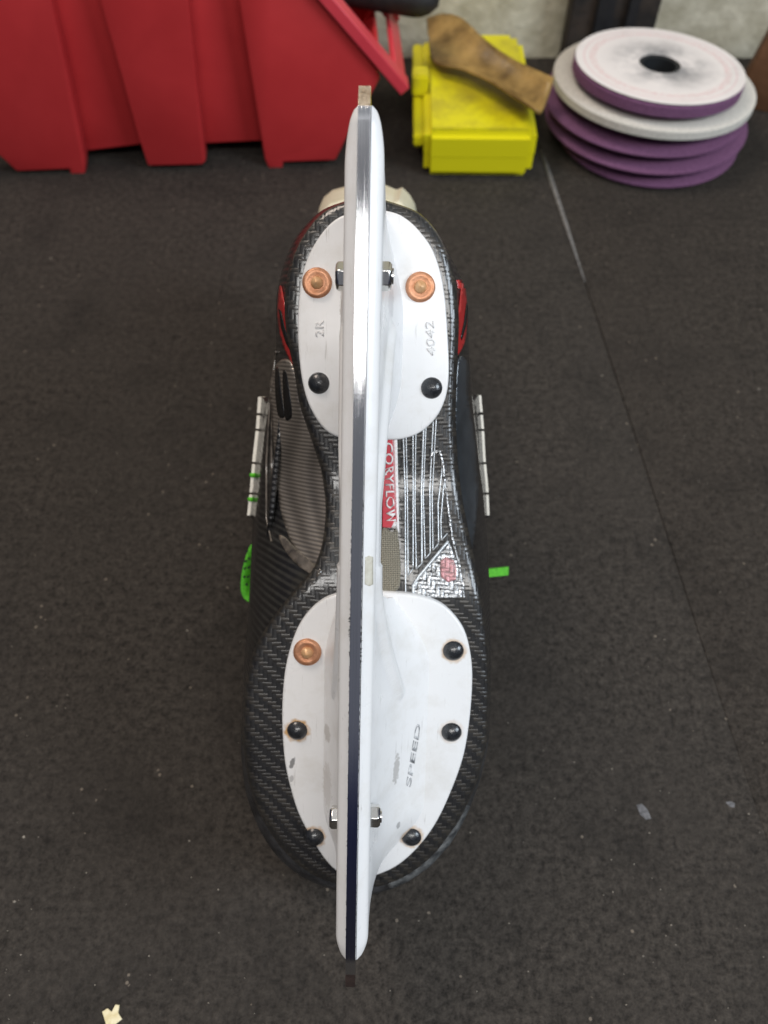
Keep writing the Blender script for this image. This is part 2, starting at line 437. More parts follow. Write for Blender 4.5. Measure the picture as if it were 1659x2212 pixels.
# recessed side wall (y0=0 plane is the outer face; +y goes away from the camera)
bin_panel('side_wall', [(-260, 300), (-200, 335), (40, 356), (190, 347), (305, 333), (450, 331), (560, 326), (728, 330), (752, 290), (826, 160), (722, -8), (600, -160), (-260, -160)], 13, 16)
ribs = [[(-130, -160), (93, -160), (110, 0), (150, 180), (184, 348), (184, 377), (151, 377), (150, 366), (36, 371), (0, 338), (-130, 250)],
        [(170, -160), (405, -160), (407, 0), (425, 180), (445, 348), (438, 357), (319, 359), (300, 300), (258, 150), (215, 0)],
        [(500, -160), (590, -160), (718, 0), (812, 150), (822, 170), (748, 300), (725, 347), (611, 351), (611, 366), (581, 366), (572, 345), (540, 150), (516, 0)]]
for r in ribs: bin_panel('rib', r, 0, 12.9, bev=1.6)
def far_px(px, py, off): return PB(px, py)
D = 104
def bin_far():
    pts = [PB(a, b) for a, b in [(-260, 300), (30, 360), (728, 345), (826, 160), (722, -8), (600, -160), (-260, -160)]]
    bm = prism_bm(pts, 0, 3.5, 1, 2); o = from_bm('side_wall', bm, MT['binred'], binE)
    o.rotation_euler = (R(90), 0, 0); o.location = (0, D*MM, 0)
bin_far()
# front wall, floor
a = PB(728, 345); b = PB(826, 160); c = PB(718, -8)
def quad_slab(name, p, q, y0, y1, th, mat, parent):
    # slab between profile points p and q (along, z), spanning y0..y1
    d = Vector((q[0]-p[0], 0, q[1]-p[1])).normalized(); n = Vector((-d.z, 0, d.x))*th
    vs = []
    for y in (y0, y1):
        for w in (Vector((p[0], y, p[1])), Vector((q[0], y, q[1]))):
            vs += [w, w+n]
    fs = [(0, 1, 3, 2), (4, 6, 7, 5), (0, 2, 6, 4), (1, 5, 7, 3), (0, 4, 5, 1), (2, 3, 7, 6)]
    o = mesh(name, vs, fs, mat, parent, 30)
    md = o.modifiers.new('b', 'BEVEL'); md.width = 1.0*MM; md.segments = 2
    return o
quad_slab('front_wall', a, b, 16.2, D-2, 3.2, MT['binred'], binE)
fz = PB(305, 333)[1]+4
quad_slab('floor_panel', (PB(30, 360)[0], fz), (a[0]-2, fz), 17, D-2, 3, MT['binred'], binE)
# rim along the slanted side edge and the front lip
lo = PB(884, 183); hi = PB(700, -35); 
dv = Vector((hi[0]-lo[0], 0, hi[1]-lo[1]))
up = PB(600, -190)
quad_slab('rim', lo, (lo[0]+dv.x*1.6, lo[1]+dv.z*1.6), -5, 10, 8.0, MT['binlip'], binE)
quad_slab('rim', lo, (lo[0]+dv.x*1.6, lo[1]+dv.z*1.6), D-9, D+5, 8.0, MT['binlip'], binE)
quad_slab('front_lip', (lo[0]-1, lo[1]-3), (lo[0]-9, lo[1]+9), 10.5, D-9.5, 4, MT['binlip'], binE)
# black grip lying across the bin
g0 = PW(700, -40, 92); g1 = PW(948, 2, 80)
pts = [g0.lerp(g1, t) for t in np.linspace(0, 1, 16)]
rad = [13]*13+[12, 9.5, 4]
gl = tube('tool_handle', pts, rad, MT['dark'], seg=20)
tag(gl, 'black rounded rubber handle end lying over the top of the red bin', 'handle')
# ================================================================== YELLOW CASE
yx0, yx1, yy0, yy1 = 29.2, 109.5, 533, 684
case = empty('small_case', ((yx0+yx1)/2*MM, yy0*MM, 0), (0, 0, R(-1)))
tag(case, 'small bright yellow plastic case with grimy lid, standing behind the skate', 'case')
cw = (yx1-yx0)/2; cd = yy1-yy0
def cut_box(name, a, b, bev, zc, keep_top, grow):
    bm = bmesh.new(); bmesh.ops.create_cube(bm, size=1)
    for v in bm.verts: v.co = Vector([(a[i]+b[i])/2+v.co[i]*(b[i]-a[i]) for i in range(3)])
    bmesh.ops.bevel(bm, geom=list(bm.edges), offset=bev, segments=6, affect='EDGES')
    r_ = bmesh.ops.bisect_plane(bm, geom=list(bm.verts)+list(bm.edges)+list(bm.faces), plane_co=(0, 0, zc), plane_no=(0, 0, 1), clear_inner=keep_top, clear_outer=not keep_top)
    ed = [e_ for e_ in r_['geom_cut'] if isinstance(e_, bmesh.types.BMEdge)]
    bmesh.ops.holes_fill(bm, edges=ed)
    for v in bm.verts:
        v.co.x += grow*(1 if v.co.x > 0 else -1); v.co.y += grow*(1 if v.co.y > cd/2 else -1)
    return from_bm(name, bm, MT['yellow'], case, 35)
cut_box('case_base', (-cw, 0, 0), (cw, cd-10, 36), 5.2, 16.6, False, 0)
cut_box('case_lid', (-cw, 0, 0), (cw, cd-10, 36), 5.2, 17.0, True, .35)
box('lid_step', (-cw+2, cd-22, 3), (cw-3, cd+6, 31.5), MT['yellow'], case, 6.0, 5)
box('hinge_flange', (-cw-8, 8, 20), (-cw-.3, cd-8, 28), MT['yellow'], case, 1.2, 2)
for yy in (26, 95): box('hinge_lug', (-cw-7, yy, 8), (-cw-.4, yy+16, 19.6), MT['yellow'], case, 1, 2)
box('hinge_lug', (-cw-9, 60, 28.5), (-cw+3, 76, 44), MT['yellow'], case, 1.5, 2)
# leather strip curled over the case
def zz(px, py, z): return PW(px, py, z)
def Zq(t): 
    return 756+t[0]*.5442, t[1]*.5442
A = [(306, 74), (375, 64), (445, 80), (520, 138), (600, 196), (690, 252), (808, 314)]
Bq = [(316, 168), (322, 222), (352, 250), (440, 266), (548, 320), (655, 394), (744, 444)]
zA = [46, 52, 55, 56, 54, 52, 54]; zB = [42, 44, 47, 50, 51, 52, 54]
vs = []; nA = 28; nw = 11
def samp(L_, t):
    k = t*(len(L_)-1); i = min(len(L_)-2, int(k)); f = k-i
    g = lambda j: np.array(L_[max(0, min(len(L_)-1, j))], float)
    a, b, c, d = g(i-1), g(i), g(i+1), g(i+2)
    return .5*((2*b)+(-a+c)*f+(2*a-5*b+4*c-d)*f*f+(-a+3*b-3*c+d)*f**3)
for i in range(nA):
    t = i/(nA-1)
    pa = samp(A, t); pb = samp(Bq, t); za = float(samp([[q] for q in zA], t)[0]); zb = float(samp([[q] for q in zB], t)[0])
    a3 = zz(*Zq(pa), za); b3 = zz(*Zq(pb), zb)
    for j in range(nw):
        u = j/(nw-1); p = a3.lerp(b3, u)
        p.z += -12*math.sin(u*math.pi)**.9*(.3+.7*t) + 1.5*math.sin(t*7+u*2)
        p.z = max(p.z, 37.2) if t < .75 else p.z
        vs.append(p)
o = mesh('leather_strip', vs, grid_faces(nA, nw), MT['leather'], solid=1.6, solid_off=0)
tag(o, 'curled strip of brown leather lying across the lid of the yellow case', 'strip')
# ================================================================== GRINDING WHEELS
def wheel(cx, cy, z0, R_, th, mat, label, tilt=(0, 0), paper=None, rb=16):
    w = empty('grinding_wheel', (cx*MM, cy*MM, z0*MM), (R(tilt[0]), R(tilt[1]), 0))
    tag(w, label, 'grinding wheel', 'stacked grinding wheels')
    e_ = .32*th if not paper and th < 8 else .1*th
    prof = [(rb, 0), (R_-12, 0), (R_-1.2, e_), (R_, e_+.8), (R_, th-e_-.8), (R_-1.0, th-e_), (R_-12, th), (rb, th), (rb, 0)]
    v, f = lathe(prof, 96); mesh('abrasive_ring', v, f, MT[mat], w, 35)
    v, f = lathe([(rb-4, .3), (rb-.1, .3), (rb-.1, th-.3), (rb-4, th-.3), (rb-4, .3)], 48); mesh('bushing', v, f, MT['bore'], w, 35)
    if paper:
        v, f = lathe([(rb-1, th+.15), (paper, th+.15), (paper, th+.55), (rb-1, th+.55), (rb-1, th+.15)], 96); mesh('paper_label', v, f, MT['label'], w, 35)
    return w
c5 = PW(1397, 300, 0)
def wc(pxl, pxr, z, Yc):
    # centre x from left/right picture extents at depth of (Yc,z)
    v = (Yc*ct + (z-HCAM)*st_); d = Yc*st_ - (z-HCAM)*ct
    return ((pxl+pxr)/2-CX)/FPX*d, (pxr-pxl)/2/FPX*d
Y0 = 588
v, f = lathe([(30, -1.1), (58, -1.1), (58, 3.4), (30, 3.4), (30, -1.1)], 64)
def spacer(w_, th):
    mesh('blotter', [(a, b, c-3.5) for a, b, c in v], f, MT['dust'], w_, 35)
X, r = wc(1208, 1590, 5, Y0-2); wheel(X, Y0-2, -.4, r, 6.8, 'purple', 'bottom purple grinding wheel of the stack, resting on the mat')
X, r = wc(1176, 1612, 16, Y0+4); spacer(wheel(X, Y0+4, 11.2, r-1, 6.8, 'purple', 'purple grinding wheel second from the bottom of the stack'), 3)
X, r = wc(1170, 1614, 27, Y0+6); spacer(wheel(X, Y0+6, 22.8, r-2, 6.8, 'purple', 'purple grinding wheel directly under the wide pale grey one', (0, 1)), 3)
X, r = wc(1195, 1627, 41, Y0+3); spacer(wheel(X, Y0+3, 35.5, r, 8.5, 'grey', 'wide pale grey grinding wheel second from the top of the stack', (-2, 2.2), None), 3)
X, r = wc(1237, 1601, 55, Y0); wheel(X, Y0-5, 47.5, r, 10, 'purple', 'topmost grinding wheel with white paper face and purple rim', (-3, 2.5), r-.6)
# ================================================================== SKATE
sk = empty('ice_skate'); sk.matrix_world = Matrix.Translation(T*MM) @ M.to_3x3().to_4x4()
tag(sk, 'upside-down black hockey skate with white blade holder, toe down on the rubber mat', 'ice skate')
def zs(y): return -51.5 - 11.5*sstep(104, 150, y)
def zdm(y): return 8+23*sstep(-8, 55, y)+16*math.exp(-((y-135)/38)**2)
soleL = [(775, 437), (740, 442), (705, 462), (672, 500), (645, 545), (630, 610), (625, 680), (633, 740), (648, 800), (660, 880), (685, 950), (708, 1020), (718, 1100), (712, 1170), (695, 1225), (650, 1275), (600, 1335), (560, 1400), (542, 1460), (535, 1520), (533, 1600), (545, 1690), (570, 1760), (610, 1825), (660, 1875), (730, 1908)]
soleR = [(805, 437), (850, 440), (900, 465), (940, 510), (962, 560), (975, 630), (979, 700), (976, 780), (970, 900), (975, 1000), (985, 1080), (1003, 1170), (1020, 1240), (1035, 1320), (1046, 1400), (1049, 1500), (1043, 1600), (1022, 1690), (985, 1770), (935, 1840), (880, 1885), (830, 1905)]
silL = [(750, 438), (700, 452), (640, 515), (612, 580), (598, 640), (597, 700), (598, 760), (582, 850), (567, 920), (555, 1000), (547, 1100), (543, 1200), (538, 1300), (533, 1400), (528, 1500), (523, 1600), (530, 1700), (555, 1780), (590, 1840), (640, 1885), (700, 1915), (750, 1928)]
silR = [(840, 438), (890, 450), (945, 510), (980, 570), (1005, 620), (1013, 680), (1012, 740), (1021, 850), (1033, 950), (1045, 1050), (1052, 1150), (1056, 1300), (1058, 1450), (1055, 1580), (1040, 1660), (1015, 1740), (975, 1810), (920, 1870), (860, 1915), (810, 1928)]
def chain(px, zf):
    p = [P(a, b, zf) for a, b in px]; p = sorted([(q.y, q.x) for q in p]); return np.array(p)
def dense(a):
    # smooth resample of x(y)
    ys = np.linspace(a[0, 0], a[-1, 0], 260); xs = np.interp(ys, a[:, 0], a[:, 1])
    k = np.hanning(13); k /= k.sum(); xp = np.pad(xs, 6, mode='edge'); return ys, np.convolve(xp, k, 'valid')
class Outline:
    def __init__(s, Lp, Rp, zf):
        l = chain(Lp, zf); r = chain(Rp, zf)
        s.y0 = min(l[0, 0], r[0, 0]) - .4; s.y1 = max(l[-1, 0], r[-1, 0]) + .4
        s.l = dense(l); s.r = dense(r)
        s.c0 = (l[0, 1]+r[0, 1])/2; s.c1 = (l[-1, 1]+r[-1, 1])/2
    def at(s, t):                        # t in 0..1 along y -> y, xl, xr
        y = s.y0+(s.y1-s.y0)*t
        xl = float(np.interp(y, *s.l)); xr = float(np.interp(y, *s.r))
        for (ye, c, span) in ((s.y0, s.c0, 4.0), (s.y1, s.c1, 4.0)):
            k = min(1, abs(y-ye)/span); k = math.sqrt(max(0, 1-(1-k)**2))
            if k < 1: xl = c+(xl-c)*k; xr = c+(xr-c)*k
        return y, xl, xr
OS = Outline(soleL, soleR, zs)
OB = Outline(silL, silR, lambda y: zs(y)-zdm(y))
NT = 110
ts = [(1-math.cos(math.pi*i/(NT-1)))/2 for i in range(NT)]
# depth, blend, toe shift, heel shift, width
LAY = [(0, 0, 0, 0, .02), (0, 0, 0, 0, .35), (0, 0, 0, 0, .7), (0, 0, 0, 0, .90), (.25, 0, 0, 0, .97), (1.6, 0, 0, 0, 1.0), (.16, .25, 0, 0, 1), (.36, .55, 0, 0, 1), (.65, .85, 0, 0, 1), (1, 1, 0, 0, 1),
       (40, 1, 1, -1, 1), (48, 1, 6, -2, .985), (56, 1, 16, -3, .95), (64, 1, 34, -4, .90), (74, 1, 58, -5, .86), (88, 1, 82, -6, .80), (108, 1, 102, -5, .74), (130, 1, 112, -1, .72), (155, 1, 114, 3, .74), (178, 1, 110, 6, .78),
       (180, 1, 113, 4, .74), (174, 1, 118, 0, .68), (120, 1, 122, -8, .6), (118, 1, 126, -10, .02)]
CF = {15: 92, 16: 97, 17: 103, 18: 110, 19: 116, 20: 118, 21: 113, 22: 108, 23: 107}
rings = []; deps = []
for li, (dep, bl_, ty, hy, ws) in enumerate(LAY):
    ring = []; dd = []
    for side in (0, 1):
        seq = range(NT) if side == 0 else range(NT-2, 0, -1)
        for i in seq:
            t = ts[i]
            y1_, l1, r1 = OS.at(t); y2_, l2, r2 = OB.at(t)
            y = y1_*(1-bl_)+y2_*bl_; xl = l1*(1-bl_)+l2*bl_; xr = r1*(1-bl_)+r2*bl_
            c = (xl+xr)/2; hwid = (xr-xl)/2*ws
            if ty or hy:
                ya = OB.y0+ty; yb = OB.y1+hy; y = ya+(yb-ya)*t
                # width taken from the shape at that y, rounded at the ends
                tt = min(.985, max(.015, (y-OB.y0)/(OB.y1-OB.y0))); _, l3, r3 = OB.at(tt)
                env = (1-abs(2*t-1)**3.2)**(1/2.2)
                w3 = (r3-l3)/2*ws; c = (l3+r3)/2*.35 + c*.65
                k = min(1, ty/45)
                hwid = (1-k)*hwid + k*min(w3, (r3-l3)/2)*env
            ycap = 1.0
            if ws < .95 and bl_ == 0:
                ym = (OS.y0+OS.y1)/2; y = ym+(y-ym)*(1-(1-ws)*.25)
            D_ = dep
            if li in (6, 7, 8, 9): D_ = dep*zdm(y)
            if li == 10: D_ = max(40, zdm(y)+4)
            if li == 11: D_ = max(48, zdm(y)+9)
            if li == 12: D_ = max(56, zdm(y)+15)
            if li >= 15: D_ = D_ - (D_-CF[li])*(1-t)**1.2
            x = c-hwid if side == 0 else c+hwid
            q = Vector((x, y, zs(y)-D_)); wz = (M@q).z
            if wz < .3: q.z += (.3-wz)/zax.z
            ring.append(q); dd.append(D_)
    rings.append(ring); deps.append(dd)
nr = len(rings[0]); BV = [v for r_ in rings for v in r_]; BF = grid_faces(len(rings), nr, cv=True)
BF.append(tuple(range(nr)))
BDEP = [d for r_ in deps for d in r_]
ot = None
bvh = BVHTree.FromPolygons([tuple(v) for v in BV], BF[:-1])
mw = min((M@v).z for v in BV); print('MIN WORLD Z body', mw, [round(c, 1) for c in (M@min(BV, key=lambda v: (M@v).z))])
print('toe min', min((M@v).z for v in BV if v.y < 30))
print('sole y', OS.y0, OS.y1, 'body y', OB.y0, OB.y1, 'LB', LB)
def submesh(name, pick, mat, parent):
    fs = [f for f in BF[:-1] if pick(f)]; idx = {}; vs = []
    out = []
    for f in fs:
        g = []
        for i in f:
            if i not in idx: idx[i] = len(vs); vs.append(BV[i])
            g.append(idx[i])
        out.append(tuple(g))
    me = bpy.data.meshes.new(name); me.from_pydata([tuple(c*MM for c in v) for v in vs], [], out); me.validate()
    return link(name, me, mat, parent, 60)
def fc(f):
    y = sum(BV[i].y for i in f)/4; d = sum(BDEP[i] for i in f)/4; li = f[0]//nr; return y, d, li
def is_toe(f):
    y, d, li = fc(f); return li >= 5 and li < 14 and y < 46
def is_cuff(f):
    y, d, li = fc(f); return li >= 16
submesh('boot_shell', lambda f: not is_toe(f) and not is_cuff(f), MT['shell'], sk)
submesh('toe_cap', is_toe, MT['toe'], sk)
submesh('cuff', is_cuff, MT['felt'], sk)
# --- patches traced on the boot
def cast(px, py, off, tree=None, use_near=True):
    d = lray(px, py); tree = tree or bvh
    h, n, i, dist = tree.ray_cast(CL, d)
    if h is None:
        q = CL + d*((-70-CL.z)/d.z); h, n, i, dist = tree.find_nearest(q)
    if n.dot(d) > 0: n = -n
    return h + n*(off + (.05 if tree is not None and tree is ot else 0))
def inside(p, poly):
    c = False; n = len(poly)
    for i in range(n):
        a, b = poly[i], poly[i-1]
        if (a[1] > p[1]) != (b[1] > p[1]) and p[0] < (b[0]-a[0])*(p[1]-a[1])/(b[1]-a[1])+a[0]: c = not c
    return c
def patch(name, poly, mat, parent, off=.35, th=.35, step=9, smoothp=False, tree=None, proj=None):
    if smoothp: poly = [tuple(p) for p in smooth_closed(poly, len(poly)*5)]
    pts = []
    n = len(poly)
    for i in range(n):
        a = np.array(poly[i], float); b = np.array(poly[(i+1) % n], float); k = max(1, int(np.linalg.norm(b-a)/step))
        for j in range(k): pts.append(tuple(a+(b-a)*j/k))
    nb = len(pts); bd_ = list(pts)
    xs = [p[0] for p in poly]; ys = [p[1] for p in poly]
    yy = min(ys)+step*.5; r = 0
    while yy < max(ys):
        xx = min(xs)+step*(.5 if r % 2 else .25)
        while xx < max(xs):
            if inside((xx, yy), bd_) and min((xx-q[0])**2+(yy-q[1])**2 for q in bd_) > (step*.4)**2: pts.append((xx, yy))
            xx += step
        yy += step; r += 1
    vo, eo, fo, *_ = delaunay_2d_cdt([Vector(p) for p in pts], [], [list(range(nb))], 1, 1e-4)
    f3 = proj or (lambda a, b: cast(a, b, off, tree))
    vs = [f3(v.x, v.y) for v in vo]
    o = mesh(name, vs, [tuple(f) for f in fo], mat, parent, 60, recalc=False)
    me = o.data                                            # make every face look outward (towards the lens side)
    if sum((p.normal.dot((Vector(p.center)/MM-CL))) for p in me.polygons) > 0: me.flip_normals()
    md = o.modifiers.new('solid', 'SOLIDIFY'); md.thickness = th*MM; md.offset = 0
    return o
outsole_poly = soleL + soleR[::-1]
osp = [(a + (3 if a < 800 else -3), b + (3 if b < 800 else -3 if b > 1700 else 0)) for a, b in outsole_poly]
# outsole: direct offset of the sole outline following the body
OL = [(0, 0, .02, 1.3), (0, 0, .25, 1.3), (0, 0, .45, 1.3), (0, 0, .62, 1.3), (0, 0, .77, 1.3), (0, 0, .88, 1.3), (0, 0, .95, 1.2), (.3, 0, .985, 1.1), (1.0, .02, 1.0, .9), (2.4, .12, 1.0, .7), (4.5, .20, 1.0, .6), (5.2, .22, 1.0, .2), (5.0, .22, .98, -.8)]
ov = []
for dep, b_, ws, up_ in OL:
    for side in (0, 1):
        for i in (range(NT) if side == 0 else range(NT-2, 0, -1)):
            t = ts[i]; y1_, l1, r1 = OS.at(t); y2_, l2, r2 = OB.at(t)
            cl_ = lambda q_: max(-1.4, min(1.4, q_)); y = y1_+cl_(b_*(y2_-y1_)); xl = l1+cl_(b_*(l2-l1)); xr = r1+cl_(b_*(r2-r1)); c = (xl+xr)/2
            g = 1.0 if b_ or dep else 0
            h_ = (xr-xl)/2*ws+g*.9
            ym = (OS.y0+OS.y1)/2; y = ym+(y-ym)*(1-(1-ws)*.18 + g*.007)
            ov.append((c+(-h_ if side == 0 else h_), y, zs(y)-dep+up_))
nr2 = 2*NT-2
of_ = grid_faces(len(OL), nr2, cv=True)+[tuple(range(nr2))]
outs = mesh('outsole', ov, of_, MT['carbon'], sk, 70)
ot = BVHTree.FromPolygons(ov, of_[:-1])
pl = patch('side_panel', [(640, 802), (655, 880), (684, 955), (705, 1025), (715, 1100), (709, 1170), (694, 1222), (684, 1232), (652, 1205), (625, 1155), (607, 1090), (598, 1000), (590, 900), (586, 840), (600, 790), (622, 775)], MT['panelL'], sk, .5, .6, 8, True)
pl['label'] = 'brown-grey ribbed left side panel'
pr = patch('side_panel', [(987, 775), (978, 890), (979, 1000), (990, 1080), (1006, 1165), (1014, 1200), (1024, 1130), (1030, 1040), (1022, 940), (1008, 860), (1008, 790)], MT['panelR'], sk, .5, .6, 7, True)
pr['label'] = 'dark blue-grey right side panel'
ra = patch('red_accent', [(603, 640), (609, 618), (619, 670), (632, 735), (650, 788), (640, 797), (616, 752), (603, 700)], MT['red'], sk, .3, .3, 5, True)
patch('black_lettering', [(606, 668), (611, 672), (618, 706), (630, 745), (632, 760), (622, 742), (611, 708)], MT['black'], ra, .6, .2, 5)
rb_ = patch('red_accent', [(998, 600), (1005, 640), (1007, 690), (1003, 733), (992, 760), (978, 773), (982, 720), (990, 660)], MT['red'], sk, .3, .3, 5, True)
patch('black_lettering', [(1004, 655), (1007, 662), (1004, 700), (994, 735), (992, 728), (999, 695)], MT['black'], rb_, .6, .2, 5)
patch('seam_strip', [(608, 1158), (622, 1163), (645, 1187), (675, 1215), (696, 1232), (688, 1246), (668, 1238), (640, 1216), (615, 1180)], MT['strip'], sk, .9, .9, 6, True)
for poly_ in ([(600, 800), (607, 798), (613, 850), (619, 895), (613, 902), (605, 893), (600, 850)], [(616, 806), (623, 803), (631, 850), (635, 893), (630, 905), (621, 903), (617, 860)]):
    patch('black_stripe', poly_, MT['black'], pl, .85, .2, 5, True)
for pts in ([(598, 760), (585, 860), (577, 1000), (577, 1120), (590, 1180)], [(590, 850), (588, 1000), (594, 1110)]):
    q = []
    for i in range(len(pts)-1):
        for j in range(6): q.append(cast(pts[i][0]+(pts[i+1][0]-pts[i][0])*j/6, pts[i][1]+(pts[i+1][1]-pts[i][1])*j/6, .3))
    tube('piping', q, .42, MT['strip'], sk)
# --- printed lines on the outsole at the right of the blade
def ribbon(name, pts, w, mat, parent, off=.25, th=.25, tree=None):
    dn = []
    for i in range(len(pts)-1):
        a = np.array(pts[i], float); b = np.array(pts[i+1], float); k = max(1, int(np.linalg.norm(b-a)/7))
        for j in range(k): dn.append(a+(b-a)*j/k)
    dn.append(np.array(pts[-1], float)); vs = []
    for i, p in enumerate(dn):
        d = dn[min(len(dn)-1, i+1)]-dn[max(0, i-1)]; d /= np.linalg.norm(d); n = np.array((-d[1], d[0]))*w/2
        for s_ in (-1, 1): vs.append(cast(*(p+n*s_), off, tree or ot))
    o = mesh(name, vs, grid_faces(len(dn), 2), mat, parent, 60, recalc=False)
    md = o.modifiers.new('solid', 'SOLIDIFY'); md.thickness = th*MM; md.offset = 0; return o
foil = patch('foil_patch', [(890, 1286), (891, 1262), (925, 1225), (970, 1172), (982, 1200), (992, 1225), (1002, 1262), (1004, 1290), (950, 1291)], MT['foil'], outs, .3, .15, 6, tree=ot)
patch('pink_print', [(950, 1212), (962, 1204), (980, 1210), (986, 1232), (984, 1252), (968, 1258), (952, 1246)], MT['pink'], foil, .5, .15, 6, tree=ot)
lines = [([(871, 940), (875, 1072), (876, 1290)], 2.6), ([(877, 940), (880, 1090), (881, 1243)], 2.2), ([(892, 935), (892, 1226)], 2.6), ([(898, 935), (896, 1089), (899, 1229)], 2.2),
         ([(915, 925), (910, 1055), (911, 1217)], 3.4), ([(920, 922), (914, 1072), (918, 1207)], 2.2), ([(936, 910), (928, 1055), (929, 1195)], 2.6), ([(942, 905), (933, 1072), (935, 1189)], 2.2),
         ([(955, 1010), (946, 1089), (947, 1172)], 2.6), ([(959, 1035), (952, 1123), (953, 1167)], 2.2),
         ([(881, 1243), (892, 1228)], 2.2), ([(899, 1229), (911, 1217)], 2.2), ([(918, 1207), (929, 1195)], 2.2), ([(935, 1189), (947, 1174)], 2.2), ([(953, 1167), (966, 1153)], 2.2),
         ([(893, 1292), (892, 1264), (905, 1244), (968, 1169)], 5.5), ([(928, 992), (936, 976), (950, 974), (956, 1000), (962, 1055), (971, 1120), (976, 1160), (991, 1217), (1001, 1280)], 5.0)]
for i, (pts, w_) in enumerate(lines):
    ribbon('printed_line', pts, w_, MT['foil'] if i == len(lines)-1 else MT['silver'], outs, .42 + (.06 if i >= 10 else 0), .15)
ribbon('worn_edge', [(1004, 1735), (988, 1772), (960, 1818), (920, 1862), (875, 1893), (838, 1908)], 13, MT['worn'], sk, .8, .8, bvh)
# --- sticker with lettering, mesh window
stk = patch('sticker', [(826, 940), (858, 940), (861, 1080), (862, 1155), (855, 1146), (845, 1140), (826, 1138)], MT['stwhite'], outs, .55, .2, 6, tree=ot)
patch('sticker_panel', [(826, 942), (848, 942), (850, 1000), (855, 1130), (852, 1138), (845, 1141), (826, 1140)], MT['stred'], stk, .95, .12, 6, tree=ot)
ribbon('sticker_border', [(850.5, 942), (852, 1000), (856.5, 1128)], 1.2, MT['stred'], stk, .95, .12)
def text(name, body, mat, parent, o_px, u_px, v_px, off, tree=None, proj=None, size=1.0, th=.12, shear=0):
    """glyph x runs along u_px, glyph up along v_px (picture units per em)"""
    c = bpy.data.curves.new(name+'_curve', 'FONT'); c.body = body; c.size = 1; c.offset = .012; c.shear = shear; c.resolution_u = 3
    to = bpy.data.objects.new(name+'_tmp', c); C.objects.link(to); bpy.context.view_layer.update()
    me = bpy.data.meshes.new_from_object(to.evaluated_get(bpy.context.evaluated_depsgraph_get()))
    bpy.data.objects.remove(to); bpy.data.curves.remove(c)
    f = proj or (lambda a, b: cast(a, b, off, tree))
    bm = bmesh.new(); bm.from_mesh(me); bmesh.ops.triangulate(bm, faces=bm.faces); bmesh.ops.remove_doubles(bm, verts=bm.verts, dist=1e-4)
    for v in bm.verts:
        x_, y_ = v.co.x, v.co.y
        p = f(o_px[0]+u_px[0]*x_+v_px[0]*y_, o_px[1]+u_px[1]*x_+v_px[1]*y_); v.co = p*MM
    bm.to_mesh(me); bm.free(); me.name = name
    o = link(name, me, mat, parent, 0)
    md = o.modifiers.new('solid', 'SOLIDIFY'); md.thickness = th*MM; md.offset = 0; return o
text('lettering', 'CORYFLOW', MT['stwhite'], stk, (830, 954), (1.0, 32.5), (26, 0), 1.2, ot)
patch('mesh_window', [(824, 1150), (845, 1149), (857, 1158), (862, 1175), (865, 1225), (864, 1262), (856, 1275), (842, 1282), (824, 1282)], MT['mesh'], outs, .6, .3, 6, True, tree=ot)
# --- tendon guard, eyelet flaps, tongue, laces
ga = [(694, 462), (697, 448), (705, 430), (722, 416), (745, 410), (790, 407), (832, 406), (850, 414), (858, 416), (868, 411), (880, 424), (890, 442), (894, 458)]
g_hi = [P(a, b, -63-140) for a, b in ga]
gc = sum(p.x for p in g_hi)/len(g_hi)
vs = []
for k in range(9):
    t = k/8
    for p in g_hi:
        q = p.copy(); q.z = -63-95-70*t
        q.y -= 15*max(0, .64-t)/.64; q.x = gc+(p.x-gc)*(.88+.12*min(1, t/.64)); vs.append(q)
mesh('tendon_guard', vs, grid_faces(9, len(ga)), MT['cream'], sk, 60, solid=3.0, solid_off=0)
def flap(pxs, ztop, side):
    out = [P(a, b, ztop) for a, b in pxs]; vs = []; n = len(out)
    for k in range(7):
        t = k/6
        for p in out:
            q = p.copy(); root = p.x - side*13
            q.x = root + (p.x-root)*t**1.4; q.z = ztop+34*(1-t); vs.append(q)
    f = mesh('eyelet_flap', vs, grid_faces(7, n), MT['shell'], sk, 60, solid=2.0, solid_off=0)
    return out, f
def strip(pxs, ztop, side, w0, w1):
    # facing along the flap edge, broken by dark gaps
    out, f = flap(pxs, ztop, side)
    dn = []
    for i in range(len(out)-1):
        for j in range(12): dn.append(out[i].lerp(out[i+1], j/12))
    n = len(dn); cuts = [0, .14, .27, .285, .42, .56, .575, .68, .81, .825, 1.0]
    segs = [(0, .145), (.15, .27), (.29, .42), (.425, .555), (.575, .69), (.70, .81), (.83, 1)]
    for a, b in segs:
        i0 = int(a*(n-1)); i1 = int(b*(n-1)); vs = []
        for i in range(i0, i1+1):
            p = dn[i]; t = i/n; w = w0+(w1-w0)*t
            for dx, dz in ((-w/2, 2.6), (w/2, 2.6), (w/2, -1.5), (-w/2, -1.5)): vs.append(p+Vector((dx, 0, dz)))
        m_ = i1-i0+1
        fs = grid_faces(m_, 4, cv=True)+[(0, 1, 2, 3), tuple((m_-1)*4+k for k in range(4))]
        mesh('eyelet_facing', vs, fs, MT['eyelet'], sk, 30)
strip([(566, 857), (561, 925), (554, 985), (548, 1050), (541, 1116)], -112, -1, 2.3, 2.1)
strip([(1034, 853), (1040, 925), (1043, 985), (1049, 1050), (1052, 1116)], -112, 1, 1.5, 1.6)
